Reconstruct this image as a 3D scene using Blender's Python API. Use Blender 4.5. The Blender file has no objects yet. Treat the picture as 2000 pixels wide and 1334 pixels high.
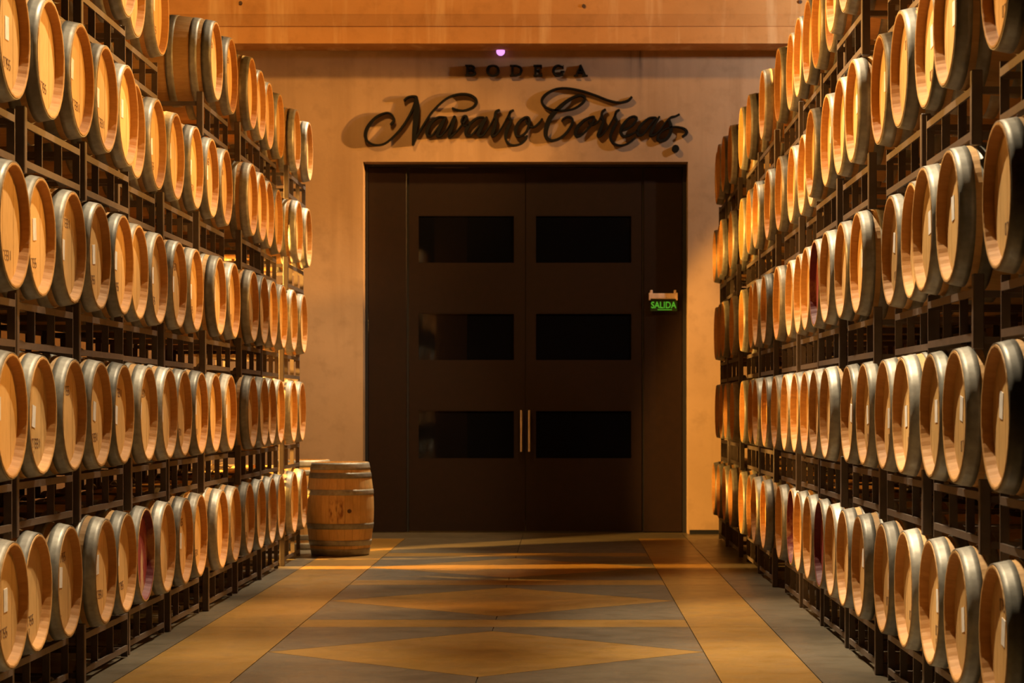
import bpy, bmesh, math, random
from mathutils import Vector
PI = math.pi
sc = bpy.context.scene
COL = sc.collection
rng = random.Random(7)

# ------------------------------------------------------------------ camera
F_PIX, VX, VY, EYE = 4350.0, 1100.0, 797.0, 1.535     # focal length in pixels of a 2000 px wide frame, vanishing point, eye height
cd = bpy.data.cameras.new('camera'); cam = bpy.data.objects.new('camera', cd); COL.objects.link(cam)
cam.location = (0, 0, EYE); cam.rotation_euler = (PI/2, 0, 0)
cd.sensor_width = 36.0; cd.lens = F_PIX/2000*36.0
cd.shift_x = -(VX-1000)/2000; cd.shift_y = (VY-667)/2000
cd.clip_start = .1; cd.clip_end = 200
cd.dof.use_dof = True; cd.dof.focus_distance = 14.5; cd.dof.aperture_fstop = 5.0
sc.camera = cam

# ------------------------------------------------------------------ world, exposure, lamps
w = bpy.data.worlds.new('world'); sc.world = w; w.use_nodes = True
w.node_tree.nodes['Background'].inputs[0].default_value = (1, .55, .25, 1)
w.node_tree.nodes['Background'].inputs[1].default_value = .015
vs = sc.view_settings
vs.view_transform = 'Standard'; vs.look = 'None'; vs.gamma = 1; vs.exposure = 0.0; vs.use_curve_mapping = False
sc.cycles.use_denoising = True
sc.cycles.max_bounces = 6

def lamp(kind, name, loc, energy, color, aim=None, size=.12, cone=60, blend=.4):
    l = bpy.data.lights.new(name, kind); o = bpy.data.objects.new(name, l); COL.objects.link(o)
    o.location = loc; l.energy = energy; l.color = color
    if kind in ('POINT', 'SPOT'): l.shadow_soft_size = size
    if kind == 'SPOT': l.spot_size = math.radians(cone); l.spot_blend = blend
    if kind == 'AREA': l.size = size
    if aim is not None: o.rotation_euler = (Vector(aim)-Vector(loc)).to_track_quat('-Z', 'Y').to_euler()
    return o

WARM = (1, .78, .50); AMBER = (1, .48, .11); GAP = (1, .50, .10); PALE = (1, .88, .78)
# lamps high under the roof over the middle of the aisle, aimed in pairs at the two rack walls
for y, el, er in ((12.4, 2350, 3800), (15.4, 2350, 3800), (18.4, 2200, 3800), (21.2, 1400, 1500), (25.2, 3800, 0)):
    lamp('SPOT', 'hall_lamp', (-.60, y, 8.0), el, WARM, aim=(-2.63, y-2.6, .7 if y < 25 else 1.6), size=.10, cone=36 if y < 25 else 42, blend=.8)
    if er: lamp('SPOT', 'hall_lamp', (-.30, y, 8.0), er, WARM, aim=(1.74, y-2.6, .7), size=.10, cone=36, blend=.8)
lamp('SPOT', 'hall_lamp', (.6, 22.0, 8.0), 2900, (1, .66, .32), aim=(-3.1, 26.0, .9), size=.10, cone=42, blend=.8)  # extra spot added to lift the low door wall and the upright barrel
# unseen fill spots added to brighten the middle of the floor
for y, e in ((13.6, 800), (17.6, 450), (24.0, 350)):
    lamp('SPOT', 'down_lamp', (-.5, y, 8.0), e, WARM, aim=(-.5, y, 0), size=.2, cone=34, blend=1)
# amber lamps standing behind the tops of both rack walls, shining across the aisle
for y, el, er in ((13.4, 1350, 0), (14.8, 0, 2400), (19.4, 2000, 2000)):
    if el: lamp('SPOT', 'amber_lamp', (3.6, y, 5.15), el, AMBER, aim=(-2.6, y-1.5, 3.6), size=.12, cone=92, blend=.4)
    if er: lamp('SPOT', 'amber_lamp', (-4.6, y, 5.15), er, AMBER, aim=(1.8, y-1.5, 3.6), size=.12, cone=92, blend=.4)
lamp('SPOT', 'amber_lamp', (4.4, 25.0, 5.3), 4600, AMBER, aim=(-3.0, 26.3, 4.0), size=.08, cone=36, blend=.85)
# amber spot added, aimed from above, to brighten the beam
lamp('SPOT', 'amber_uplight', (-3.0, 20.5, 9.6), 1600, AMBER, aim=(-2.4, 26.6, 7.2), size=.3, cone=84, blend=.6)
# amber lamp behind the racks of one side shining through the gap between two stacks
lamp('SPOT', 'amber_lamp', (-6.2, 21.19, 2.6), 9000, GAP, aim=(1.8, 23.0, 1.2), size=.10, cone=58, blend=.12)
# pale lamp from the other side raking the door wall
lamp('SPOT', 'pale_flood', (4.6, 24.7, 6.2), 340, PALE, aim=(-1.6, 27.15, 4.8), size=.08, cone=95, blend=.5)
# unseen fill light added to dimly show the pillar behind the glazed door
lamp('POINT', 'corridor_lamp', (-2.6, 28.3, 2.6), 70, AMBER, size=.1)

# ------------------------------------------------------------------ helpers
def empty(name, loc, rz=0):
    o = bpy.data.objects.new(name, None); COL.objects.link(o); o.location = loc; o.rotation_euler = (0, 0, rz)
    o.empty_display_size = .1
    return o
def tag(o, label, cat, group=None, kind=None):
    if label: o['label'] = label
    if cat: o['category'] = cat
    if group: o['group'] = group
    if kind: o['kind'] = kind
    return o
def mesh_of(bm, name, mat, smooth=False):
    m = bpy.data.meshes.new(name); bm.normal_update(); bm.to_mesh(m); bm.free()
    if mat: m.materials.append(mat)
    if smooth:
        for p in m.polygons: p.use_smooth = True
    return m
def link(name, mesh, parent=None, loc=None, rot=None):
    o = bpy.data.objects.new(name, mesh); COL.objects.link(o)
    if parent is not None: o.parent = parent
    if loc is not None: o.location = loc
    if rot is not None: o.rotation_euler = rot
    return o
def obj(name, bm, mat, parent=None, smooth=False, loc=None):
    return link(name, mesh_of(bm, name, mat, smooth), parent, loc)
def struct(name, bm, mat, parent=None):
    o = obj(name, bm, mat, parent)
    if parent is None: o['kind'] = 'structure'
    return o
def box(bm, x0, x1, y0, y1, z0, z1, bev=0):
    v = [bm.verts.new((x, y, z)) for z in (z0, z1) for y in (y0, y1) for x in (x0, x1)]
    fs = [bm.faces.new([v[i] for i in q]) for q in ((0,2,3,1), (4,5,7,6), (0,1,5,4), (2,6,7,3), (0,4,6,2), (1,3,7,5))]
    if bev:
        es = list({e for f in fs for e in f.edges})
        bmesh.ops.bevel(bm, geom=es, offset=bev, segments=1, affect='EDGES', profile=.5)
    return bm
def prism(bm, pts, z0, z1):
    """A flat polygon (x, y) given depth from z0 to z1."""
    a = [bm.verts.new((x, y, z0)) for x, y in pts]; b = [bm.verts.new((x, y, z1)) for x, y in pts]
    n = len(pts)
    bm.faces.new(a[::-1]); bm.faces.new(b)
    for i in range(n): bm.faces.new((a[i], a[(i+1) % n], b[(i+1) % n], b[i]))
    return bm

# ------------------------------------------------------------------ materials
def new_mat(name):
    m = bpy.data.materials.new(name); m.use_nodes = True
    nt = m.node_tree; b = nt.nodes['Principled BSDF']
    return m, nt, b
def N(nt, typ, **kw):
    n = nt.nodes.new(typ)
    for k, v in kw.items():
        if k in n.inputs.keys(): n.inputs[k].default_value = v
        else: setattr(n, k, v)
    return n
def coords(nt, scale=(1, 1, 1), rand=True):
    tc = nt.nodes.new('ShaderNodeTexCoord'); mp = nt.nodes.new('ShaderNodeMapping'); mp.inputs['Scale'].default_value = scale
    nt.links.new(tc.outputs['Object'], mp.inputs['Vector'])
    if rand:
        oi = nt.nodes.new('ShaderNodeObjectInfo')
        mu = nt.nodes.new('ShaderNodeMath'); mu.operation = 'MULTIPLY'; mu.inputs[1].default_value = 37.0
        nt.links.new(oi.outputs['Random'], mu.inputs[0])
        nt.links.new(mu.outputs[0], mp.inputs['Location'])
    return mp.outputs['Vector']
def ramp(nt, fac, stops):
    r = nt.nodes.new('ShaderNodeValToRGB'); nt.links.new(fac, r.inputs['Fac'])
    e = r.color_ramp.elements
    while len(e) < len(stops): e.new(.5)
    for i, (p, c) in enumerate(stops): e[i].position = p; e[i].color = (*c, 1)
    return r.outputs['Color']
def mix(nt, a, b, fac, mode='MIX'):
    m = nt.nodes.new('ShaderNodeMix'); m.data_type = 'RGBA'; m.blend_type = mode
    for sock, v in ((m.inputs['Factor'], fac), (m.inputs['A'], a), (m.inputs['B'], b)):
        if hasattr(v, 'is_output') or isinstance(v, bpy.types.NodeSocket): nt.links.new(v, sock)
        else: sock.default_value = v if not isinstance(v, tuple) else (*v, 1)
    return m.outputs['Result']
def noise(nt, vec, scale, detail=4, rough=.55):
    n = nt.nodes.new('ShaderNodeTexNoise'); n.inputs['Scale'].default_value = scale; n.inputs['Detail'].default_value = detail
    n.inputs['Roughness'].default_value = rough; nt.links.new(vec, n.inputs['Vector'])
    return n.outputs['Fac']
def bump(nt, b, h, strength=.2, dist=.01):
    n = nt.nodes.new('ShaderNodeBump'); n.inputs['Strength'].default_value = strength; n.inputs['Distance'].default_value = dist
    nt.links.new(h, n.inputs['Height']); nt.links.new(n.outputs['Normal'], b.inputs['Normal'])
def sc3(c, k): return tuple(min(1, x*k) for x in c)

def wood(name, c0, c1, grain, rough=.6, blotch=None, per_object=.28):
    m, nt, b = new_mat(name)
    v = coords(nt, grain)
    g = noise(nt, v, 9, 5, .6)
    col = ramp(nt, g, [(.3, c0), (.7, c1)])
    v2 = coords(nt, (1, 1, 1)); n2 = noise(nt, v2, 3.2, 3)
    col = mix(nt, col, sc3(c0, .72), ramp(nt, n2, [(.5, (0, 0, 0)), (.78, (.7, .7, .7))]))
    oi = nt.nodes.new('ShaderNodeObjectInfo')
    hsv = nt.nodes.new('ShaderNodeHueSaturation')
    mr = N(nt, 'ShaderNodeMapRange'); mr.inputs['To Min'].default_value = 1-per_object; mr.inputs['To Max'].default_value = 1+per_object*.6
    nt.links.new(oi.outputs['Random'], mr.inputs['Value']); nt.links.new(mr.outputs['Result'], hsv.inputs['Value'])
    nt.links.new(col, hsv.inputs['Color']); col = hsv.outputs['Color']
    if blotch:
        v3 = coords(nt, (1, 1.3, .55)); n3 = noise(nt, v3, 3.4, 5, .6)
        col = mix(nt, col, blotch, ramp(nt, n3, [(.36, (0, 0, 0)), (.46, (1, 1, 1))]))
    nt.links.new(col, b.inputs['Base Color']); b.inputs['Roughness'].default_value = rough
    b.inputs['Specular IOR Level'].default_value = .3
    bump(nt, b, g, .15, .004)
    return m
M = {}
M['stave'] = wood('oak_staves', (.52, .29, .10), (.64, .38, .14), (1, 7, 7))
M['head'] = wood('oak_head', (.68, .41, .145), (.80, .51, .20), (1, 8, 1.2), per_object=.22)
M['head_stained'] = wood('wine_stained_oak', (.60, .38, .19), (.70, .47, .25), (1, 8, 1), blotch=(.27, .04, .035))
M['chime'] = wood('chime_oak', (.50, .25, .075), (.60, .32, .105), (1, 7, 7), per_object=.12)
M['chime_stained'] = wood('wine_stained_chime', (.42, .20, .07), (.50, .26, .09), (1, 7, 7), blotch=(.13, .018, .022))
M['stave_upright'] = wood('upright_oak', (.58, .36, .13), (.70, .46, .19), (7, 7, 1), per_object=.08)

def wine_run():
    m = wood('oak_with_wine_run', (.58, .36, .13), (.70, .46, .19), (7, 7, 1), per_object=.05)
    nt = m.node_tree; b = nt.nodes['Principled BSDF']; col = b.inputs['Base Color'].links[0].from_socket
    tc = nt.nodes.new('ShaderNodeTexCoord'); sp = nt.nodes.new('ShaderNodeSeparateXYZ'); nt.links.new(tc.outputs['Object'], sp.inputs[0])
    f = ramp(nt, sp.outputs['Z'], [(.26, (0, 0, 0)), (.42, (.9, .9, .9)), (.50, (1, 1, 1)), (.66, (0, 0, 0))])
    n = noise(nt, coords(nt, (9, 9, 3)), 2.5, 4)
    mu = nt.nodes.new('ShaderNodeMath'); mu.operation = 'MULTIPLY'; nt.links.new(f, mu.inputs[0]); nt.links.new(ramp(nt, n, [(.42, (0, 0, 0)), (.58, (1, 1, 1))]), mu.inputs[1])
    nt.links.new(mix(nt, col, (.16, .035, .018), mu.outputs[0]), b.inputs['Base Color'])
    return m
M['stave_run'] = wine_run()

def plain(name, c, rough=.5, metal=0, spec=.5):
    m, nt, b = new_mat(name)
    v = coords(nt); n = noise(nt, v, 14, 4)
    nt.links.new(ramp(nt, n, [(.3, sc3(c, .82)), (.7, sc3(c, 1.12))]), b.inputs['Base Color'])
    b.inputs['Roughness'].default_value = rough; b.inputs['Metallic'].default_value = metal; b.inputs['Specular IOR Level'].default_value = spec
    return m
def galvanised():
    m, nt, b = new_mat('galvanised_steel')
    v = coords(nt); n = noise(nt, v, 22, 4); n2 = noise(nt, v, 5, 3)
    col = ramp(nt, n, [(.3, (.255, .245, .21)), (.7, (.39, .375, .32))])
    col = mix(nt, col, (.20, .17, .13), ramp(nt, n2, [(.5, (0, 0, 0)), (.75, (.6, .6, .6))]))
    oi = nt.nodes.new('ShaderNodeObjectInfo'); hsv = nt.nodes.new('ShaderNodeHueSaturation')
    mr = N(nt, 'ShaderNodeMapRange'); mr.inputs['To Min'].default_value = .55; mr.inputs['To Max'].default_value = 1.25
    nt.links.new(oi.outputs['Random'], mr.inputs['Value']); nt.links.new(mr.outputs['Result'], hsv.inputs['Value'])
    nt.links.new(col, hsv.inputs['Color']); col = hsv.outputs['Color']
    nt.links.new(col, b.inputs['Base Color']); b.inputs['Metallic'].default_value = .35
    nt.links.new(ramp(nt, n2, [(.3, (.40,)*3), (.7, (.62,)*3)]), b.inputs['Roughness'])
    bump(nt, b, n, .1, .003)
    return m
M['hoop'] = galvanised()
M['rack'] = plain('rack_steel', (.115, .085, .066), .5, .2)
M['tag'] = plain('paper', (.84, .82, .78), .8)
M['ink'] = plain('stencil_ink', (.20, .11, .055), .8)
M['bung'] = plain('bung', (.07, .035, .02), .7)
M['door'] = plain('door_laminate', (.013, .0052, .003), .42, 0, .3)
M['seam'] = plain('door_seam', (.010, .010, .014), .4)
M['chrome'] = plain('brushed_chrome', (.75, .72, .68), .25, 1)
M['letter'] = plain('sign_letter_metal', (.004, .0035, .003), .7, 0, .15)
M['cream'] = plain('cream_plastic', (.80, .58, .42), .5)
M['dark_plate'] = plain('sign_plate', (.02, .05, .015), .25)

def emitter(name, c, s):
    m, nt, b = new_mat(name)
    b.inputs['Base Color'].default_value = (*sc3(c, .4), 1); b.inputs['Emission Color'].default_value = (*c, 1); b.inputs['Emission Strength'].default_value = s
    return m
M['green'] = emitter('green_letters', (.10, .55, .03), .55)
M['led'] = emitter('violet_led', (.90, .36, 1.0), 1.25)

def glass():
    m, nt, b = new_mat('door_glass')
    b.inputs['Base Color'].default_value = (.006, .006, .008, 1); b.inputs['Roughness'].default_value = .03; b.inputs['IOR'].default_value = 1.6
    tr = nt.nodes.new('ShaderNodeBsdfTransparent'); tr.inputs[0].default_value = (.35, .33, .3, 1)
    ms = nt.nodes.new('ShaderNodeMixShader'); ms.inputs[0].default_value = .55
    nt.links.new(tr.outputs[0], ms.inputs[1]); nt.links.new(b.outputs[0], ms.inputs[2])
    nt.links.new(ms.outputs[0], nt.nodes['Material Output'].inputs['Surface'])
    return m
M['glass'] = glass()

def concrete(name, c0, c1, stain=None, rough=.85, sc_=1.0, streak=False, spec=.3):
    m, nt, b = new_mat(name)
    v = coords(nt, (1, 1, 1), rand=False)
    n1 = noise(nt, v, 1.1*sc_, 6, .62); n2 = noise(nt, v, 24*sc_, 5, .6); n3 = noise(nt, v, 5*sc_, 5, .6)
    col = ramp(nt, n1, [(.32, c0), (.68, c1)])
    col = mix(nt, col, sc3(c0, .8), ramp(nt, n3, [(.52, (0, 0, 0)), (.8, (.8, .8, .8))]))
    if stain:
        vs_ = coords(nt, (2.2, 1, .16) if streak else (1, 1, 1), rand=False)
        n4 = noise(nt, vs_, 1.6, 5, .6)
        col = mix(nt, col, stain, ramp(nt, n4, [(.52, (0, 0, 0)), (.72, (.75, .75, .75))]))
    nt.links.new(col, b.inputs['Base Color']); b.inputs['Specular IOR Level'].default_value = spec
    r = ramp(nt, n3, [(.3, (rough-.06,)*3), (.7, (min(1, rough+.08),)*3)]); nt.links.new(r, b.inputs['Roughness'])
    bump(nt, b, n2, .25, .006)
    return m
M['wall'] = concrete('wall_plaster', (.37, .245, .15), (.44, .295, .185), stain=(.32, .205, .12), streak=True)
def drips(m, marks, colour):
    nt = m.node_tree; b = nt.nodes['Principled BSDF']
    tc = nt.nodes.new('ShaderNodeTexCoord'); sp = nt.nodes.new('ShaderNodeSeparateXYZ'); nt.links.new(tc.outputs['Object'], sp.inputs[0])
    nz = noise(nt, coords(nt, (9, 1, 1.2), rand=False), 3, 4)
    col = b.inputs['Base Color'].links[0].from_socket
    def mth(op, a, c=None):
        n = nt.nodes.new('ShaderNodeMath'); n.operation = op; n.use_clamp = op in ('SMOOTH_MIN',)
        for k, v in enumerate((a, c)):
            if v is None: continue
            if isinstance(v, bpy.types.NodeSocket): nt.links.new(v, n.inputs[k])
            else: n.inputs[k].default_value = v
        return n.outputs[0]
    for x0, hw, z0, z1, k in marks:
        d = mth('ABSOLUTE', mth('SUBTRACT', sp.outputs['X'], x0))
        r1 = N(nt, 'ShaderNodeMapRange'); nt.links.new(d, r1.inputs['Value']); r1.inputs['From Min'].default_value = hw; r1.inputs['From Max'].default_value = 0
        r2 = N(nt, 'ShaderNodeMapRange'); nt.links.new(sp.outputs['Z'], r2.inputs['Value']); r2.inputs['From Min'].default_value = z0; r2.inputs['From Max'].default_value = z1
        f = mth('MULTIPLY', mth('MULTIPLY', mth('MULTIPLY', r1.outputs[0], r2.outputs[0]), nz), k)
        col = mix(nt, col, colour, f)
    nt.links.new(col, b.inputs['Base Color'])
M['beam'] = concrete('beam_concrete', (.52, .255, .085), (.62, .32, .12), stain=(.80, .55, .30), streak=True)
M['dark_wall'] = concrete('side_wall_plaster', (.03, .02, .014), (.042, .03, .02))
M['ceiling'] = concrete('ceiling_concrete', (.16, .12, .08), (.2, .16, .11))
M['grey'] = concrete('grey_concrete', (.10, .083, .056), (.148, .122, .082), stain=(.070, .058, .040), rough=.34, spec=.5)
M['yellow'] = concrete('ochre_concrete', (.24, .134, .029), (.31, .178, .04), stain=(.18, .10, .026), rough=.34, spec=.5)
M['joint'] = concrete('floor_joint', (.05, .045, .035), (.08, .07, .055), rough=.8)

# ------------------------------------------------------------------ the setting
WY = 27.15                                  # the door wall
def px(x): return (x-VX)*WY/F_PIX
def pz(y): return EYE+(VY-y)*WY/F_PIX
DEEP = .30                                 # depth of the door reveal
DX0, DX1, DZ = px(709), px(1343.5), pz(316)
BK = (WY+DEEP)/WY
def pdx(x): return px(x)*BK
def pdz(y): return EYE+(pz(y)-EYE)*BK
XL, XR, YB = -7.2, 6.2, -6.0               # side walls and the entrance end
bm = bmesh.new()
box(bm, XL, DX0, WY, WY+.5, 0, 11.5); box(bm, DX1, XR, WY, WY+.5, 0, 11.5); box(bm, DX0, DX1, WY, WY+.5, DZ, 11.5)
struct('wall_back', bm, M['wall'])
drips(M['wall'], [(px(1250), .05, pz(240), pz(100), 1.5), (px(1232), .10, pz(190), pz(100), .8), (px(1282), .06, pz(165), pz(100), .5)], (.10, .07, .055))
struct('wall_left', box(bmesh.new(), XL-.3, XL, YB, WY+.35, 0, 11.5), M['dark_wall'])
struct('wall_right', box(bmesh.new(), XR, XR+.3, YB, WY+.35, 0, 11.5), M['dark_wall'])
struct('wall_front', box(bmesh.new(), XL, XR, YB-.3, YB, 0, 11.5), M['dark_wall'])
struct('ceiling', box(bmesh.new(), XL-.3, XR+.3, YB-.3, WY+4, 11.5, 11.8), M['ceiling'])
# concrete beam in front of the door wall: lower face, slanted band, proud upper face
by = 26.6
bm = bmesh.new()
prof = [(WY, 5.89), (by, 5.89), (by, 6.09), (by-.015, 6.095), (by-.06, 6.22), (by-.065, 6.23), (by-.065, 11.5), (WY, 11.5)]
a = [bm.verts.new((XL, y, z)) for y, z in prof]; b_ = [bm.verts.new((XR, y, z)) for y, z in prof]
for i in range(len(prof)):
    j = (i+1) % len(prof); bm.faces.new((a[i], a[j], b_[j], b_[i]))
bm.faces.new(a[::-1]); bm.faces.new(b_)
bmesh.ops.recalc_face_normals(bm, faces=bm.faces)
beam = struct('trim_1', bm, M['beam'])
for x, y in ((470, 6), (1140, 12), (1563, 4)):                       # form-tie holes in the beam face
    bmh = bmesh.new(); bmesh.ops.create_cone(bmh, cap_ends=True, segments=12, radius1=.022, radius2=.022, depth=.03)
    bmesh.ops.rotate(bmh, verts=bmh.verts, matrix=__import__('mathutils').Matrix.Rotation(PI/2, 3, 'X'))
    o = obj('tie_hole', bmh, M['bung'], beam, loc=((x-VX)*26.535/F_PIX, by-.07, EYE+(VY-y)*26.535/F_PIX))
bm = bmesh.new()
box(bm, XL, DX0-.02, WY-.015, WY, 0, .05); box(bm, DX1+.02, XR, WY-.015, WY, 0, .05)
struct('baseboard_back', bm, M['seam'])

# floor: dark joint bed with laid slabs, each slab its own piece
bed = struct('floor', box(bmesh.new(), XL-.3, XR+.3, YB-.3, WY+4, -.12, -.012), M['joint'])
BL0, BL1, BR0, BR1 = -2.52, -1.86, .885, 1.45
def slab(mat, pts, g=.0035):
    n = len(pts); cx = sum(p[0] for p in pts)/n; cy = sum(p[1] for p in pts)/n
    # inset every side by g (pieces meet at a recessed joint)
    q = []
    ar = sum(pts[i][0]*pts[(i+1) % n][1]-pts[(i+1) % n][0]*pts[i][1] for i in range(n))
    if ar < 0: pts = pts[::-1]
    for i in range(n):
        p0, p1, p2 = Vector(pts[i-1]), Vector(pts[i]), Vector(pts[(i+1) % n])
        d1 = (p1-p0).normalized(); d2 = (p2-p1).normalized()
        n1 = Vector((-d1.y, d1.x)); n2 = Vector((-d2.y, d2.x)); k = (n1+n2)
        q.append(tuple(p1+k*(g/max(.08, 1+n1.dot(n2)))))
    o = obj('floor_slab', prism(bmesh.new(), q, -.05, 0), mat, bed)
    return o
SW, P0, PER, CX = .27, 15.88, 3.72, (BL1+BR0)/2
edges = [P0+PER*k for k in range(-6, 3)]
for i, s in enumerate(edges):
    slab(M['yellow'], [(BL1, s-SW), (BR0, s-SW), (BR0, s+SW), (BL1, s+SW)])
    y0, y1 = s+SW, (edges[i+1]-SW if i+1 < len(edges) else 26.2)
    ym = (y0+y1)/2; e = .28
    if i+1 < len(edges):
        d = [(CX, y0+e), (BR0, ym), (CX, y1-e), (BL1, ym)]
        slab(M['yellow'], d)
        slab(M['grey'], [(BL1, y0), (CX, y0), (CX, y0+e), (BL1, ym)]); slab(M['grey'], [(CX, y0), (BR0, y0), (BR0, ym), (CX, y0+e)])
        slab(M['grey'], [(BL1, ym), (CX, y1-e), (CX, y1), (BL1, y1)]); slab(M['grey'], [(CX, y1-e), (BR0, ym), (BR0, y1), (CX, y1)])
    else:
        slab(M['grey'], [(BL1, y0), (CX, y0), (CX, y1), (BL1, y1)]); slab(M['grey'], [(CX, y0), (BR0, y0), (BR0, y1), (CX, y1)])
bands = [YB]+[s-SW for s in edges if s > 0]+[26.2]
for i in range(len(bands)-1):
    a, c = bands[i], bands[i+1]
    slab(M['yellow'], [(BL0, a), (BL1, a), (BL1, c), (BL0, c)]); slab(M['yellow'], [(BR0, a), (BR1, a), (BR1, c), (BR0, c)])
    slab(M['grey'], [(XL, a), (BL0, a), (BL0, c), (XL, c)]); slab(M['grey'], [(BR1, a), (XR, a), (XR, c), (BR1, c)])
slab(M['grey'], [(XL, 26.2), (BL0, 26.2), (BL0, WY), (XL, WY)]); slab(M['grey'], [(BL0, 26.2), (CX, 26.2), (CX, WY), (BL0, WY)])
slab(M['grey'], [(CX, 26.2), (BR1, 26.2), (BR1, WY), (CX, WY)]); slab(M['grey'], [(BR1, 26.2), (XR, 26.2), (XR, WY), (BR1, WY)])
slab(M['grey'], [(XL, WY), (XR, WY), (XR, WY+4), (XL, WY+4)])
struct('wall_pillar', box(bmesh.new(), -1.66, -1.24, WY+1.6, WY+2.0, 0, 6), M['wall'])
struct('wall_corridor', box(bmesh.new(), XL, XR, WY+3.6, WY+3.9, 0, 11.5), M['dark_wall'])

# ------------------------------------------------------------------ the double door
door = empty('door_1', ((DX0+DX1)/2, WY+DEEP-.115, 0)); door['kind'] = 'structure'
dx = door.location.x; DTOP = pdz(320)
def drx(x): return pdx(x)-dx
fr = bmesh.new()
box(fr, DX0-dx, drx(719), .10, .18, 0, DZ); box(fr, drx(1333), DX1-dx, .10, .18, 0, DZ); box(fr, drx(719), drx(1333), .10, .18, DTOP-.04, DZ)
obj('door_frame', fr, M['seam'], door)
obj('side_panel', box(bmesh.new(), drx(719.6), drx(794), .115, .175, .01, DTOP-.045, .004), M['door'], door)
obj('side_panel', box(bmesh.new(), drx(1257.5), drx(1332.4), .115, .175, .01, DTOP-.045, .004), M['door'], door)
obj('seam_strip', box(bmesh.new(), drx(794.5), drx(798.5), .14, .17, .01, DTOP-.045), M['seam'], door)
obj('seam_strip', box(bmesh.new(), drx(1253.5), drx(1257), .14, .17, .01, DTOP-.045), M['seam'], door)
WINS = [(420, 515), (611, 705), (801, 897)]
for x0, x1, wx0, wx1, hx in ((799, 1025.6, 815.5, 1005.5, 1018), (1027.4, 1253, 1045, 1235, 1033.5)):
    lf = bmesh.new()
    y0, y1 = .125, .180
    box(lf, drx(x0), drx(wx0), y0, y1, .02, DTOP-.05); box(lf, drx(wx1), drx(x1), y0, y1, .02, DTOP-.05)
    zs = [DTOP-.05]+[v for a, b2 in WINS for v in (pdz(a), pdz(b2))]+[.02]
    for k in range(0, len(zs), 2): box(lf, drx(wx0), drx(wx1), y0, y1, zs[k+1], zs[k])
    leaf = obj('door_leaf', lf, M['door'], door)
    for a, b2 in WINS:
        g = bmesh.new(); box(g, drx(wx0)-.005, drx(wx1)+.005, .150, .158, pdz(b2)-.005, pdz(a)+.005)
        obj('pane', g, M['glass'], leaf)
        t = bmesh.new(); e = .012
        X0, X1, Z0, Z1 = drx(wx0), drx(wx1), pdz(b2), pdz(a)
        box(t, X0, X0+e, .128, .149, Z0, Z1); box(t, X1-e, X1, .128, .149, Z0, Z1); box(t, X0+e, X1-e, .128, .149, Z0, Z0+e); box(t, X0+e, X1-e, .128, .149, Z1-e, Z1)
        obj('pane_bead', t, M['door'], leaf)
    h = bmesh.new()
    bmesh.ops.create_cone(h, cap_ends=True, segments=16, radius1=.021, radius2=.021, depth=pdz(801)-pdz(882))
    bmesh.ops.translate(h, verts=h.verts, vec=(drx(hx), .045, (pdz(801)+pdz(882))/2))
    for zz in (pdz(808), pdz(875)): box(h, drx(hx)-.010, drx(hx)+.010, .05, .13, zz-.010, zz+.010)
    o = obj('door_handle', h, M['chrome'], leaf, smooth=False); o['label'] = 'chrome bar handle'

# ------------------------------------------------------------------ wall lettering
def spline(pts, per=7):
    out = []
    for i in range(len(pts)-1):
        p = [pts[max(i-1, 0)], pts[i], pts[i+1], pts[min(i+2, len(pts)-1)]]
        for k in range(per):
            t = k/per
            out.append(tuple(.5*(2*p[1][j]+(p[2][j]-p[0][j])*t+(2*p[0][j]-5*p[1][j]+4*p[2][j]-p[3][j])*t*t+(3*p[1][j]-p[0][j]-3*p[2][j]+p[3][j])*t**3) for j in range(3)))
    return out+[pts[-1]]
def ribbon(bm, pts, y0, y1, smooth=True):
    """A pen stroke of changing width, (x, z, width) per point, given depth from y0 to y1."""
    P = spline(pts) if smooth else pts
    L, R_ = [], []
    for i, (x, z, wd) in enumerate(P):
        a, b2 = P[max(i-1, 0)], P[min(i+1, len(P)-1)]
        d = Vector((b2[0]-a[0], b2[1]-a[1])); d = d.normalized() if d.length > 1e-9 else Vector((1, 0))
        n = Vector((-d.y, d.x))*max(wd, .004)/2
        L.append((x+n.x, z+n.y)); R_.append((x-n.x, z-n.y))
    lf = [[bm.verts.new((x, y, z)) for x, z in L] for y in (y0, y1)]
    rf = [[bm.verts.new((x, y, z)) for x, z in R_] for y in (y0, y1)]
    for i in range(len(P)-1):
        bm.faces.new((lf[0][i], lf[0][i+1], rf[0][i+1], rf[0][i])); bm.faces.new((lf[1][i+1], lf[1][i], rf[1][i], rf[1][i+1]))
        bm.faces.new((lf[0][i+1], lf[0][i], lf[1][i], lf[1][i+1])); bm.faces.new((rf[0][i], rf[0][i+1], rf[1][i+1], rf[1][i]))
    bm.faces.new((lf[0][0], rf[0][0], rf[1][0], lf[1][0])); bm.faces.new((lf[0][-1], lf[1][-1], rf[1][-1], rf[0][-1]))
SY0, SY1 = WY-.085, WY                     # deep solid letters fixed to the wall
KW = WY/F_PIX
def A(p): return [(px(680+x*.1874), pz(80+y*.1874), wd*.1874*KW*.98) for x, y, wd in p]
def B(p): return [(px(1010+x*.18743), pz(80+y*.18743), wd*.18743*KW*.98) for x, y, wd in p]
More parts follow.
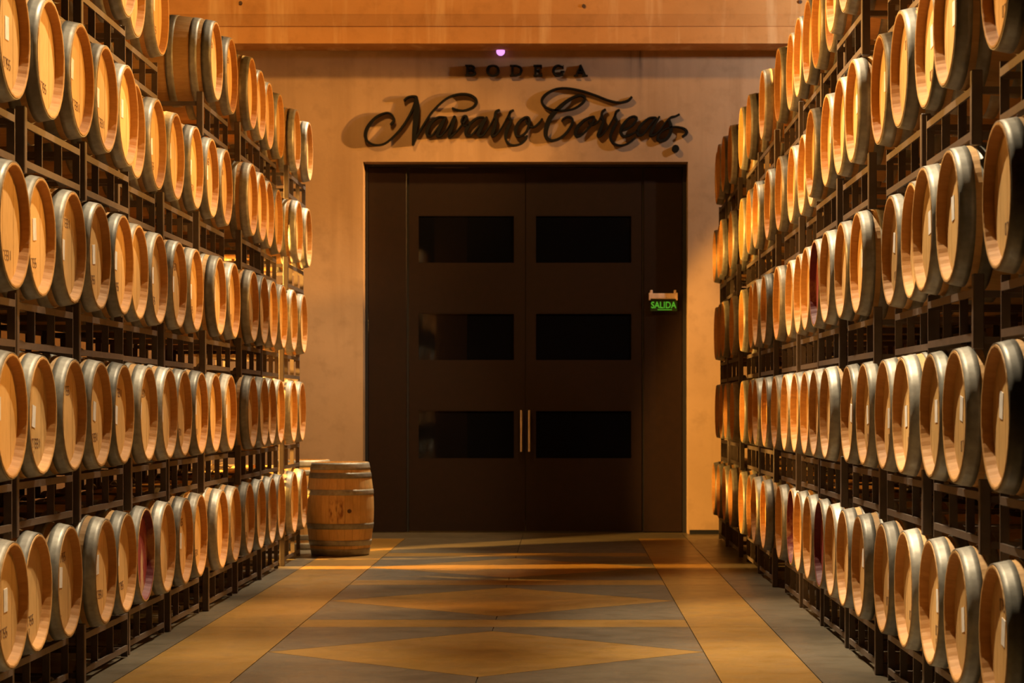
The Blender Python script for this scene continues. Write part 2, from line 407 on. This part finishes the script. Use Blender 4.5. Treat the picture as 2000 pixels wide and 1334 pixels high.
SCRIPT = [
 [A([(445,880,20),(482,825,22),(450,768,18),(390,757,16),(290,805,22),(210,900,32),(183,990,34),(210,1055,26),(290,1090,18),(390,1072,16),(500,980,18),(590,870,20),(660,750,22),(700,650,24),(715,592,24)]),
  A([(585,630,16),(620,597,18),(670,584,18),(715,592,30)]), A([(712,585,30),(718,700,56),(706,850,58),(692,980,46),(678,1092,22)]),
  A([(678,1090,20),(720,1000,20),(790,880,18),(860,770,18),(950,670,16),(1050,595,18),(1160,562,20),(1260,568,24),(1325,605,28),(1338,648,28),(1300,700,24),(1210,732,18),(1130,722,16),(1085,705,18)])],
 [A([(1010,800,14),(940,802,18),(870,855,28),(828,930,34),(825,985,28),(870,995,18),(930,920,16),(1000,820,16)]), A([(1022,795,20),(970,900,32),(932,985,32),(965,998,16),(1020,940,12),(1060,880,12),(1095,810,14)])],
 [A([(1095,805,16),(1115,800,26),(1085,900,34),(1052,1005,26),(1110,970,14),(1180,890,16),(1238,805,26),(1205,792,16),(1180,850,18),(1215,890,14),(1260,880,12)])],
 [A([(1420,802,14),(1350,808,18),(1270,870,28),(1228,950,34),(1240,992,26),(1290,985,18),(1360,900,16),(1430,808,16)]), A([(1447,797,20),(1392,900,32),(1357,985,30),(1400,992,14),(1450,930,12),(1500,850,12),(1540,760,14)])],
 [A([(1582,722,16),(1542,747,26),(1532,795,28),(1545,835,26),(1522,920,34),(1500,990,30),(1540,985,14),(1600,910,12),(1660,800,12),(1690,750,14)])],
 [A([(1728,727,16),(1692,747,26),(1680,800,28),(1698,845,26),(1662,920,36),(1640,1000,30),(1660,1062,24),(1720,1094,18),(1800,1077,18),(1850,1030,22),(1865,990,22)])],
 [A([(1855,797,20),(1792,842,28),(1747,920,36),(1750,985,28),(1790,1000,20),(1852,960,24),(1885,880,26),(1888,815,22),(1855,797,20)]), A([(1850,840,14),(1890,895,16),(1940,900,18),(1990,860,18),(2025,815,16)])],
 [B([(1195,588,22),(1150,630,24),(1060,648,20),(950,625,18),(820,575,18),(680,530,20),(540,502,18),(430,503,18),(340,536,22),(275,590,28),(258,640,26),(290,690,22),(370,725,18),(480,732,16),(590,712,18),(670,662,24),(708,612,26),(690,582,22),(630,578,24),(540,620,30),(440,700,40),(350,800,50),(308,900,52),(298,980,46),(322,1030,32),(380,1043,24),(460,1010,24),(530,940,24),(575,860,26),(570,812,22),(530,797,18),(485,815,16),(465,842,16)])],
 [B([(770,797,16),(700,832,26),(632,900,36),(607,970,36),(632,1000,26),(690,970,20),(762,890,22),(802,830,22),(800,797,18),(770,797,16)]), B([(740,850,14),(780,882,14),(840,850,14),(872,790,14)])],
 [B([(922,717,18),(887,747,26),(880,800,30),(898,842,28),(870,920,34),(842,990,32),(880,990,14),(950,900,12),(1000,810,12),(1025,760,14)])],
 [B([(1067,722,18),(1032,747,26),(1020,800,28),(1038,850,26),(1000,920,34),(972,1000,30),(992,1060,24),(1060,1094,18),(1140,1080,18),(1200,1040,20),(1232,1010,16)])],
 [B([(1090,940,16),(1150,922,18),(1220,862,24),(1245,812,24),(1210,792,18),(1150,822,22),(1092,900,34),(1082,968,32),(1120,1000,22),(1190,980,18),(1250,940,14)])],
 [B([(1440,802,14),(1370,812,18),(1292,880,28),(1252,950,32),(1266,988,26),(1310,980,18),(1380,890,16),(1450,802,18)]), B([(1482,792,18),(1422,900,32),(1387,985,30),(1430,985,14),(1490,930,14),(1540,860,14),(1582,812,14)])],
 [B([(1690,770,18),(1650,790,18),(1602,802,20),(1582,832,28),(1600,890,34),(1595,965,36),(1552,1028,32),(1492,1048,28),(1462,1025,26),(1480,980,18),(1530,932,14),(1620,902,14),(1700,907,16),(1752,932,24),(1764,968,28),(1720,1005,24)])]]
GL = {'B': [[(20,0,22),(20,100,22)], [(0,95,10),(60,95,10),(80,85,14),(85,74,20),(78,60,14),(55,52,10),(20,52,10)], [(20,50,10),(62,50,10),(86,40,14),(92,27,22),(84,12,14),(60,5,10),(0,5,10)]],
 'O': [[(50,97,9),(22,84,18),(12,50,24),(22,16,18),(50,3,9),(78,16,18),(88,50,24),(78,84,18),(50,97,9)]],
 'D': [[(20,0,22),(20,100,22)], [(0,95,10),(50,95,10),(80,80,18),(90,50,24),(80,20,18),(50,5,10),(0,5,10)]],
 'E': [[(22,0,22),(22,100,22)], [(0,95,10),(88,95,10)], [(22,51,9),(60,51,9)], [(0,5,10),(92,5,10)], [(88,97,9),(88,74,9)], [(90,3,9),(90,28,9)], [(60,64,8),(60,38,8)]],
 'G': [[(88,68,9),(88,96,9)], [(88,78,10),(54,97,9),(24,84,18),(12,50,24),(24,16,18),(54,3,9),(84,14,12)], [(83,6,20),(83,42,20)], [(66,42,8),(100,42,8)]],
 'A': [[(14,4,10),(50,98,12)], [(46,100,22),(82,4,24)], [(26,34,9),(70,34,9)], [(0,4,9),(30,4,9)], [(62,4,9),(104,4,9)]]}
sign = empty('wall_sign', (px(1020), WY, pz(240)))
tag(sign, 'black metal lettering standing off the plaster above the double door', 'sign')
def wall_letter(strokes, smooth=True):
    bm = bmesh.new(); ox, oz = sign.location.x, sign.location.z
    for k, s in enumerate(strokes):
        d = .0006*k
        s = [(x-ox, z-oz, wd) for x, z, wd in s]
        ribbon(bm, s, SY0-WY-d, SY1-WY, smooth)
    bmesh.ops.recalc_face_normals(bm, faces=bm.faces)
    return obj('letter', bm, M['letter'], sign)
for s in SCRIPT: wall_letter(s)
for ch, x0, x1 in (('B', 909, 930), ('O', 949, 977), ('D', 996, 1021), ('E', 1042, 1060), ('G', 1078, 1103), ('A', 1121, 1147)):
    k = (x1-x0)/100
    wall_letter([[(px(x0+x*k), pz(150-z*.215), wd*.21*KW) for x, z, wd in s] for s in GL[ch]], smooth=ch in 'OG')
dm = bmesh.new(); bmesh.ops.create_cone(dm, cap_ends=True, segments=20, radius1=38*.18743*KW, radius2=38*.18743*KW, depth=.085)
bmesh.ops.rotate(dm, verts=dm.verts, matrix=__import__('mathutils').Matrix.Rotation(PI/2, 3, 'X'))
bmesh.ops.translate(dm, verts=dm.verts, vec=(px(1010+1648*.18743)-sign.location.x, -.0425, pz(80+1128*.18743)-sign.location.z))
obj('letter_dot', dm, M['letter'], sign)

# ------------------------------------------------------------------ exit sign
ex = empty('exit_sign', (pdx(1295), WY+DEEP, pdz(607)))
tag(ex, 'small green lit exit sign in a cream holder on the dark door panel', 'sign')
ezx = lambda x: pdx(x)-ex.location.x
ezz = lambda y: pdz(y)-ex.location.z
bm = bmesh.new(); box(bm, ezx(1267.5), ezx(1322.5), -.085, 0, ezz(584.5), ezz(573.5), .008)
for x in (1272, 1318): box(bm, ezx(x-2.5), ezx(x+2.5), -.06, 0, ezz(574), ezz(567), .006)
for x in (1268.5, 1321.5): box(bm, ezx(x-1.6), ezx(x+1.6), -.088, 0, ezz(587), ezz(572.5), .004)
obj('holder', bm, M['cream'], ex)
obj('plate', box(bmesh.new(), ezx(1270), ezx(1322), -.048, -.036, ezz(608), ezz(584)), M['dark_plate'], ex)
fc = bpy.data.curves.new('exit_text', 'FONT'); fc.body = 'SALIDA'; fc.size = 1; fc.extrude = .02; fc.offset = .012
fo = bpy.data.objects.new('exit_text', fc); COL.objects.link(fo)
bpy.context.view_layer.update()
tm = bpy.data.meshes.new_from_object(fo.evaluated_get(bpy.context.evaluated_depsgraph_get()))
bpy.data.objects.remove(fo)
xs = [v.co.x for v in tm.vertices]; ys = [v.co.y for v in tm.vertices]
tw, th = ezx(1320.5)-ezx(1271.5), ezz(589.5)-ezz(602.5)
for v in tm.vertices:
    x, y, z = v.co
    v.co = (ezx(1271.5)+(x-min(xs))/(max(xs)-min(xs))*tw, -.052-z*.15, ezz(602.5)+(y-min(ys))/(max(ys)-min(ys))*th)
tm.materials.clear(); tm.materials.append(M['green'])
link('exit_letters', tm, ex)
obj('arrow_bar', box(bmesh.new(), ezx(1284), ezx(1312), -.052, -.048, ezz(606), ezz(604.6)), M['green'], ex)

# ------------------------------------------------------------------ violet lamp over the lettering
led = empty('indicator_lamp', (px(978), WY, pz(102)))
tag(led, 'tiny round violet lamp glowing on the plaster under the beam', 'lamp')
bm = bmesh.new(); bmesh.ops.create_uvsphere(bm, u_segments=16, v_segments=10, radius=.052)
bmesh.ops.scale(bm, vec=(1, .6, 1), verts=bm.verts); bmesh.ops.translate(bm, vec=(0, -.05, 0), verts=bm.verts)
obj('lens', bm, M['led'], led, smooth=True)
bm = bmesh.new(); bmesh.ops.create_cone(bm, cap_ends=True, segments=16, radius1=.045, radius2=.045, depth=.05)
bmesh.ops.rotate(bm, verts=bm.verts, matrix=__import__('mathutils').Matrix.Rotation(PI/2, 3, 'X')); bmesh.ops.translate(bm, vec=(0, -.0255, 0), verts=bm.verts)
obj('housing', bm, M['seam'], led)

# ------------------------------------------------------------------ barrel meshes (axis along +x, front head towards -x, origin under the bilge)
LEN, RE, RB = .97, .296, .352
def rad(t): return RB-(RB-RE)*((t-LEN/2)/(LEN/2))**2
NST = 26
def lathe(bm, prof, seg, zc, fn=None, close=False, a0=0, a1=2*PI):
    rings = []
    for x, r in prof:
        ring = []
        for k in range(seg):
            a = a0+(a1-a0)*k/(seg if a1-a0 > 6.2 else seg-1)
            rr = r+(fn(k) if fn else 0)
            ring.append(bm.verts.new((x, rr*math.cos(a), zc+rr*math.sin(a))))
        rings.append(ring)
    full = a1-a0 > 6.2
    n = len(prof)
    for i in range(n if close else n-1):
        A_, B_ = rings[i], rings[(i+1) % n]
        for k in range(seg if full else seg-1):
            bm.faces.new((A_[k], A_[(k+1) % seg], B_[(k+1) % seg], B_[k]))
    return rings
def body_mesh(mat, name, chime, zc=RB, groove=.0018):
    bm = bmesh.new()
    ts = [0, .03, .08, .16, .26, .38, .485, .59, .71, .81, .89, .94, LEN]
    prof = [(.050, RE-.030), (.044, RE-.027), (.004, RE-.0165), (0, RE-.012), (0, RE-.003)]+[(t, rad(t)) for t in ts[1:-1]]+[(LEN, RE-.004), (LEN, RE-.013), (LEN-.044, RE-.027), (LEN-.05, RE-.03)]
    lathe(bm, prof, NST*3, zc, fn=lambda k: -groove if k % 3 == 0 else 0)
    bmesh.ops.recalc_face_normals(bm, faces=bm.faces)
    m = mesh_of(bm, name, mat)
    m.materials.append(chime)
    for p in m.polygons:
        c = p.center
        if math.hypot(c.y, c.z-zc) < RE-.012 and (c.x < .06 or c.x > LEN-.06): p.material_index = 1
    return m
def head_mesh(mat, x0, x1, name, planks=8):
    """A barrel head of jointed boards: strips of a disc with fine grooves between them."""
    bm = bmesh.new(); R = RE-.0245
    cuts = [-R+2*R*i/planks for i in range(planks+1)]
    for i in range(planks):
        a, b2 = cuts[i]+.0004, cuts[i+1]-.0004
        if i == 0: a = -R+.0005
        if i == planks-1: b2 = R-.0005
        zs = [a+(b2-a)*k/5 for k in range(6)]
        pts = [(-z, math.sqrt(max(R*R-z*z, 0))) for z in zs]+[(-z, -math.sqrt(max(R*R-z*z, 0))) for z in zs[::-1]]
        d = .0005*((i*7) % 3)
        fa = [bm.verts.new((x0+d, y, RB+z)) for y, z in pts]; fb = [bm.verts.new((x1, y, RB+z)) for y, z in pts]
        bm.faces.new(fa); bm.faces.new(fb[::-1])
        for k in range(len(pts)): bm.faces.new((fa[k], fb[k], fb[(k+1) % len(pts)], fa[(k+1) % len(pts)]))
    bmesh.ops.recalc_face_normals(bm, faces=bm.faces)
    return mesh_of(bm, name, mat)
def hoop_mesh(t0, t1, name):
    bm = bmesh.new(); n = 3
    th = .0035
    outer = [(t0+(t1-t0)*i/n, rad(t0+(t1-t0)*i/n)+th) for i in range(n+1)]
    inner = [(t0+(t1-t0)*i/n, rad(t0+(t1-t0)*i/n)-.001) for i in range(n, -1, -1)]
    lathe(bm, outer+inner, 64, RB, close=True)
    bmesh.ops.recalc_face_normals(bm, faces=bm.faces)
    m = mesh_of(bm, name, M['hoop'])
    for p in m.polygons: p.use_smooth = abs(p.normal.x) < .7
    return m
BODY = body_mesh(M['stave'], 'staves', M['chime'])
BODY_ST = body_mesh(M['stave'], 'stained_staves', M['chime_stained'])
HEAD = head_mesh(M['head'], .045, .062, 'barrel_head')
HEAD_ST = head_mesh(M['head_stained'], .045, .062, 'stained_head')
BACK = head_mesh(M['head'], LEN-.062, LEN-.045, 'back_head')
HOOPS = [hoop_mesh(a, b2, 'hoop') for a, b2 in ((.003, .074), (.106, .164), (.280, .338), (LEN-.338, LEN-.280), (LEN-.164, LEN-.106), (LEN-.074, LEN-.003))]
bm = bmesh.new(); box(bm, -.002, .001, -.035, .035, -.055, .055)
TAGM = mesh_of(bm, 'paper_tag', M['tag'])
SEG = {'0': 'abcdef', '5': 'afgcd', '2': 'abged', '7': 'abc', '3': 'abgcd', '8': 'abcdefg', '1': 'bc', '4': 'fgbc', '9': 'abfgcd'}
def stencil_mesh(txt, name, step=.036, hh=.044):
    """A line of worn ink marks, too faded in the photograph to read."""
    bm = bmesh.new(); w2, s = .021, .005
    for i, ch in enumerate(txt):
        y = -(i-(len(txt)-1)/2)*step
        for q in SEG[ch]:
            if q in 'agd':
                z = {'a': hh/2, 'g': 0, 'd': -hh/2}[q]; box(bm, -.0012, 0, y-w2/2, y+w2/2, z-s/2, z+s/2)
            else:
                yy = y+(w2/2 if q in 'fe' else -w2/2); z = hh/4 if q in 'fb' else -hh/4
                box(bm, -.0012, 0, yy-s/2, yy+s/2, z-hh/4, z+hh/4)
    return mesh_of(bm, name, M['ink'])
STENCILS = [stencil_mesh('0755', 'stencil'), stencil_mesh('07331', 'stencil'), stencil_mesh('1', 'stencil')]

# ------------------------------------------------------------------ rack meshes (front plane x=0, y along the aisle, z=0 at the post foot, barrel axis at z=.66)
RD = .78
HC = .66
def rack_meshes(sg, foot):
    """sg=+1: the near end is -y; sg=-1: mirrored for the opposite side, which is turned by 180 degrees."""
    out = []
    def add(name, bm): out.append((name, mesh_of(bm, name, M['rack'])))
    yn, yf = -.62*sg, .68*sg
    lo, hi = min(yn, yf), max(yn, yf)
    for x in (0, RD):
        out_x = x+.02 if x == 0 else x-.02
        for z0, z1 in ((HC-.367, HC-.332), (HC-.561, HC-.527)):
            add('rail', box(bmesh.new(), x-.006, x+.006, lo, hi, z0, z1))
        add('post', box(bmesh.new(), x-.024, x+.024, yn-.024, yn+.024, -foot, HC-.272, .004))
        for y in (-.20, .24, .68):
            add('bar', box(bmesh.new(), x-.005 if x == 0 else x-.034, x+.034 if x == 0 else x+.005, y*sg-.006, y*sg+.006, HC-.552 if y < .6 else HC-.60, HC-.33 if y < .6 else HC-.30))
        for y in (-.361, .361):
            bm = bmesh.new(); K = 9; r0, r1 = .364, .376
            cz = HC-.89
            pts = [(y+r1*math.sin(-.42+.84*k/K), cz+r1*math.cos(-.42+.84*k/K)) for k in range(K+1)]+[(y+r0*math.sin(.42-.84*k/K), cz+r0*math.cos(.42-.84*k/K)) for k in range(K+1)]
            xs_ = x+.05 if x == 0 else x-.05
            a = [bm.verts.new((xs_-.02, p, z)) for p, z in pts]; b2 = [bm.verts.new((xs_+.02, p, z)) for p, z in pts]
            n = len(pts)
            for k in range(K): bm.faces.new((a[k], a[k+1], a[n-2-k], a[n-1-k])); bm.faces.new((b2[k+1], b2[k], b2[n-1-k], b2[n-2-k]))
            for k in range(n): bm.faces.new((a[k], b2[k], b2[(k+1) % n], a[(k+1) % n]))
            bmesh.ops.recalc_face_normals(bm, faces=bm.faces)
            add('saddle', bm)
    for y in (yn, yf):
        for z in (HC-.36, HC-.56):
            add('cross_bar', box(bmesh.new(), .006, RD-.006, y-.015, y+.015, z-.015, z+.015))
    return out
RACK = {(sd, f): rack_meshes(sd, -.055 if f else -.06) for sd in (1, -1) for f in (0, 1)}

# ------------------------------------------------------------------ the two barrel walls: (column, distance of the face from the aisle axis, distance along the aisle)
LEFT_BARRELS = [
    [(0, 2.587, 10.496), (1, 2.640, 11.218), (2, 2.639, 11.940), (3, 2.595, 12.662), (4, 2.616, 13.384), (5, 2.639, 14.106), (6, 2.629, 14.828), (7, 2.629, 15.550), (8, 2.644, 16.272), (9, 2.611, 17.095), (10, 2.616, 17.818), (11, 2.631, 18.714), (12, 2.631, 19.436), (13, 2.629, 20.158), (14, 2.639, 20.880), (15, 2.636, 21.879), (16, 2.639, 22.705)],
    [(0, 2.592, 10.494), (1, 2.616, 11.216), (2, 2.615, 11.938), (3, 2.622, 12.660), (4, 2.633, 13.382), (5, 2.619, 14.104), (6, 2.615, 14.826), (7, 2.638, 15.548), (8, 2.638, 16.270), (9, 2.647, 16.992), (10, 2.638, 17.714), (11, 2.609, 18.759), (12, 2.610, 19.481), (13, 2.637, 20.203), (14, 2.649, 20.925), (15, 2.640, 21.849), (16, 2.647, 22.637)],
    [(0, 2.565, 10.439), (1, 2.608, 11.161), (2, 2.607, 11.883), (3, 2.617, 12.605), (4, 2.625, 13.327), (5, 2.669, 14.049), (6, 2.673, 14.771), (7, 2.665, 15.493), (8, 2.665, 16.215), (9, 2.620, 17.035), (10, 2.620, 17.789), (11, 2.608, 18.801), (12, 2.616, 19.523), (13, 2.631, 20.245), (14, 2.630, 20.967), (15, 2.639, 21.858), (16, 2.639, 22.705)],
    [(0, 2.569, 10.446), (1, 2.565, 11.168), (2, 2.564, 11.890), (3, 2.579, 12.612), (4, 2.598, 13.334), (5, 2.690, 14.056), (6, 2.683, 14.778), (7, 2.684, 15.500), (8, 2.666, 16.222), (9, 2.664, 16.944), (10, 2.664, 17.666), (11, 2.603, 18.700), (12, 2.621, 19.422), (13, 2.651, 20.144), (14, 2.662, 20.866), (15, 2.613, 22.075), (16, 2.615, 22.916)],
    [(3, 2.600, 12.613), (4, 2.608, 13.335), (5, 2.690, 14.057), (6, 2.666, 14.779), (9, 2.635, 16.964), (10, 2.630, 17.717), (11, 2.606, 18.704), (12, 2.630, 19.426), (13, 2.651, 20.148), (14, 2.647, 20.870), (15, 2.623, 21.987), (16, 2.611, 22.954)],
]
RIGHT_BARRELS = [
    [(0, 1.736, 9.009), (1, 1.748, 9.939), (2, 1.748, 10.661), (3, 1.741, 11.423), (4, 1.737, 12.176), (5, 1.728, 13.073), (6, 1.727, 13.795), (7, 1.737, 14.517), (8, 1.747, 15.239), (9, 1.746, 15.961), (10, 1.753, 16.683), (11, 1.775, 17.405), (12, 1.752, 18.127), (13, 1.736, 19.366), (14, 1.727, 20.222), (15, 1.746, 20.944), (16, 1.738, 21.812), (17, 1.738, 23.177), (18, 1.741, 24.134), (19, 1.735, 24.944), (20, 1.733, 25.698)],
    [(0, 1.740, 8.988), (1, 1.742, 9.942), (2, 1.752, 10.664), (3, 1.733, 11.444), (4, 1.742, 12.166), (5, 1.752, 13.045), (6, 1.750, 13.773), (7, 1.718, 14.643), (8, 1.725, 15.365), (9, 1.740, 16.087), (10, 1.742, 16.809), (11, 1.738, 17.531), (12, 1.731, 18.288), (13, 1.741, 19.315), (14, 1.734, 20.143), (15, 1.752, 20.865), (16, 1.744, 21.748), (17, 1.746, 23.069), (18, 1.747, 24.012), (19, 1.750, 24.734), (20, 1.753, 25.456)],
    [(0, 1.743, 8.971), (1, 1.714, 9.953), (2, 1.716, 10.675), (3, 1.772, 11.397), (4, 1.773, 12.119), (5, 1.728, 13.149), (6, 1.723, 13.871), (7, 1.712, 14.593), (8, 1.723, 15.315), (9, 1.739, 16.037), (10, 1.763, 16.759), (11, 1.770, 17.481), (12, 1.740, 18.203), (13, 1.738, 19.340), (14, 1.733, 20.129), (15, 1.755, 20.851), (16, 1.740, 21.796), (17, 1.743, 23.105), (18, 1.729, 24.156), (19, 1.739, 24.878), (20, 1.751, 25.600)],
    [(0, 1.740, 8.988), (1, 1.716, 10.041), (2, 1.745, 10.763), (3, 1.730, 11.496), (4, 1.729, 12.233), (5, 1.696, 13.116), (6, 1.710, 13.838), (7, 1.715, 14.560), (8, 1.691, 15.282), (9, 1.780, 16.004), (10, 1.789, 16.726), (11, 1.783, 17.448), (12, 1.754, 18.170), (13, 1.754, 19.165), (14, 1.739, 20.195), (15, 1.739, 20.917), (16, 1.740, 21.796), (17, 1.738, 23.177), (18, 1.715, 24.247), (19, 1.743, 24.969), (20, 1.742, 25.691)],
    [(5, 1.659, 13.164), (6, 1.670, 13.886), (7, 1.751, 14.608), (8, 1.739, 15.330), (9, 1.755, 16.052), (10, 1.764, 16.774), (11, 1.780, 17.496), (12, 1.754, 18.218), (13, 1.731, 19.417), (15, 1.739, 20.916), (16, 1.738, 21.812), (17, 1.735, 23.214), (18, 1.731, 24.142), (19, 1.730, 24.864), (20, 1.761, 25.586)],
]
LEFT_COLUMNS = [10.473, 11.195, 11.917, 12.639, 13.361, 14.083, 14.805, 15.527, 16.249, 16.971, 17.718, 18.735, 19.457, 20.179, 20.901, 21.93, 22.783]
RIGHT_COLUMNS = [8.989, 9.985, 10.707, 11.429, 12.151, 13.133, 13.855, 14.577, 15.299, 16.021, 16.743, 17.465, 18.187, 19.32, 20.179, 20.901, 21.793, 23.148, 24.152, 24.874, 25.596]

H0, PITCH = .605, .893
WORD = 'first second third fourth fifth sixth seventh eighth ninth tenth eleventh twelfth thirteenth fourteenth fifteenth sixteenth seventeenth eighteenth nineteenth twentieth twenty-first'.split()
ROW = ['lowest row', 'second row up', 'third row up', 'fourth row up', 'top row']
SIDE = {-1: 'upright barrel side', 1: 'exit sign side'}
STAIN = {(-1, 0, 5), (1, 2, 8), (1, 0, 8), (1, 0, 11)}
def copy_part(src, parent):
    c = src.copy(); COL.objects.link(c); c.parent = parent
    return c
def make_barrel(loc, rz):
    r = empty('wine_barrel', loc, rz)
    link('staves', BODY, r); link('barrel_head', HEAD, r); link('barrel_head', BACK, r)
    for h in HOOPS: link('hoop', h, r)
    return r
proto = None
for side, rows in ((-1, LEFT_BARRELS), (1, RIGHT_BARRELS)):
    for r, row in enumerate(rows):
        for n, (c, X, y) in enumerate(row):
            loc = (side*X, y, H0+PITCH*r-RB); rz = 0 if side > 0 else PI
            if proto is None:
                proto = t = make_barrel(loc, rz); parts = list(proto.children)
            else:
                t = proto.copy(); COL.objects.link(t); t.location = loc; t.rotation_euler = (0, 0, rz)
                for p in parts: copy_part(p, t)
            spin = rng.uniform(-.12, .12)
            stained = (side, r, c) in STAIN
            f = side*X
            near = y < (19 if side < 0 else 18.5)
            has_tag = near and rng.random() < .8 and not stained
            has_ink = near and rng.random() < .75
            for p in t.children:
                if p.data is BODY and stained: p.data = BODY_ST
                if p.data is HEAD and p.name.startswith('barrel_head'):
                    if stained: p.data = HEAD_ST; p['label'] = 'head stained dark red by wine'
                    p.rotation_euler = (0, 0, 0)
            if has_tag:
                o = link('paper_tag', TAGM, t, (.0445, rng.uniform(-.02, .10), RB+rng.uniform(-.02, .06)), (rng.uniform(-.15, .15), 0, 0))
                o['label'] = 'white paper tag'
            if has_ink:
                k = rng.randrange(2)
                o = link('stencil', STENCILS[k], t, (.0448, rng.uniform(-.03, .03), RB+rng.choice((-.13, -.14, .13))), (rng.uniform(-.06, .06), 0, 0))
                if rng.random() < .3: link('stencil', STENCILS[2], t, (.0448, rng.uniform(.0, .06), RB-.20))
            look = 'wine-stained oak barrel' if stained else ('oak barrel with white paper tag' if has_tag else 'plain oak barrel')
            tag(t, '%s, %s, %s, %s from near end' % (look, SIDE[side], ROW[r], WORD[n]), 'barrel', 'barrels lying in the rack wall, '+SIDE[side])
LP = [(-1, 0)]+[(i, i+1) for i in range(1, 17, 2)]
RP = [(-1, 0)]+[(i, i+1) for i in range(1, 21, 2)]
for side, rows, pairs, cols in ((-1, LEFT_BARRELS, LP, LEFT_COLUMNS), (1, RIGHT_BARRELS, RP, RIGHT_COLUMNS)):
    for r, row in enumerate(rows):
        D = {c: (X, y) for c, X, y in row}
        n = 0; first = {}
        for a, b2 in pairs:
            if side < 0 and r == 4 and a == 7: continue
            ya = D[a][1] if a in D else (cols[a] if a >= 0 else cols[b2]-.722)
            yb = D[b2][1] if b2 in D else cols[b2]
            xf = [D[k][0] for k in (a, b2) if k in D]
            X = (min(xf) if xf else (2.63 if side < 0 else 1.74))+.09
            low = {c: y for c, X2, y in rows[r-1]} if r else {}
            lm = [low[k] for k in (a, b2) if k in low]
            mid = (ya+yb)/2
            if len(lm) == 2: mid = (mid+sum(lm)/2)/2
            loc = (side*X, mid, H0+PITCH*r-HC)
            t = empty('barrel_rack', loc, 0 if side > 0 else PI)
            below = {c: y for c, X2, y in rows[r-1]} if r else {}
            gap_ = max(yb-ya, below.get(b2, 0)-below.get(a, 99), .722)
            t.scale = (1, 1+(gap_-.722)/1.2, 1)
            foot = 1 if r == 0 else 0
            for nm, me in RACK[(side, foot)]: link(nm, me, t)
            tag(t, 'dark steel rack, %s, under the %s, %s from near end' % (SIDE[side], ROW[r], WORD[n]), 'rack', 'racks in the rack wall, '+SIDE[side])
            n += 1

# ------------------------------------------------------------------ upright barrels past the end of the racks
def upright(loc, label, rz, detailed):
    t = empty('upright_barrel', loc, rz)
    tag(t, label, 'barrel', 'upright barrels by the door')
    Rm = (0, -PI/2, 0)                       # stand the x axis up
    off = (RB, 0, LEN)                       # head end on top
    bm = bmesh.new(); ts = [0, .03, .08, .16, .26, .38, .485, .59, .71, .81, .89, .94, LEN]
    da = 2*PI/NST
    for k in range(2):
        pass
    def stave():
        b3 = bmesh.new(); S = 3
        pr = [(t, rad(t)-(.004 if t in (0, LEN) else 0)) for t in ts]
        g = [[None]*(S+1) for _ in pr]; gi = [[None]*(S+1) for _ in pr]
        for i, (z, r_) in enumerate(pr):
            for j in range(S+1):
                an = (j/S-.5)*(da-.006)
                g[i][j] = b3.verts.new((r_*math.cos(an), r_*math.sin(an), z)); gi[i][j] = b3.verts.new(((r_-.026)*math.cos(an), (r_-.026)*math.sin(an), z))
        for i in range(len(pr)-1):
            for j in range(S): b3.faces.new((g[i][j], g[i][j+1], g[i+1][j+1], g[i+1][j])); b3.faces.new((gi[i][j+1], gi[i][j], gi[i+1][j], gi[i+1][j+1]))
            for j in (0, S): b3.faces.new((g[i][j], g[i+1][j], gi[i+1][j], gi[i][j]))
        for i in (0, -1):
            for j in range(S): b3.faces.new((g[i][j], g[i][j+1], gi[i][j+1], gi[i][j]))
        bmesh.ops.recalc_face_normals(b3, faces=b3.faces)
        return mesh_of(b3, 'stave', M['stave_upright'])
    sm = stave()
    sm2 = sm.copy(); sm2.materials.clear(); sm2.materials.append(M['stave_run'])
    for k in range(NST): link('stave', sm2 if detailed and k in (19, 20) else sm, t, (0, 0, 0), (0, 0, da*k))
    for nm, me in (('barrel_head', HEAD), ('barrel_head', BACK)): link(nm, me, t, (-RB, 0, LEN), (0, PI/2, 0))
    for h in HOOPS: link('hoop', h, t, (-RB, 0, LEN), (0, PI/2, 0))
    if detailed:
        # the bung and a wine run on the side facing the aisle (drawn down from the bung)
        for a, z, rr in ((-1.20, .47, .024),):
            b3 = bmesh.new(); bmesh.ops.create_cone(b3, cap_ends=True, segments=14, radius1=rr, radius2=rr*.8, depth=.02)
            bmesh.ops.rotate(b3, verts=b3.verts, matrix=__import__('mathutils').Matrix.Rotation(PI/2, 3, 'Y'))
            o = obj('bung', b3, M['bung'], t, loc=((RB+.002)*math.cos(a), (RB+.002)*math.sin(a), z)); o.rotation_euler = (0, 0, a)
    return t
upright((-2.335, 23.33, 0), 'upright oak barrel with dark bung standing beside the dark double door', 0, True)
upright((-2.86, 24.4, 0), 'upright oak barrel half hidden behind the end of the racks', .4, False)
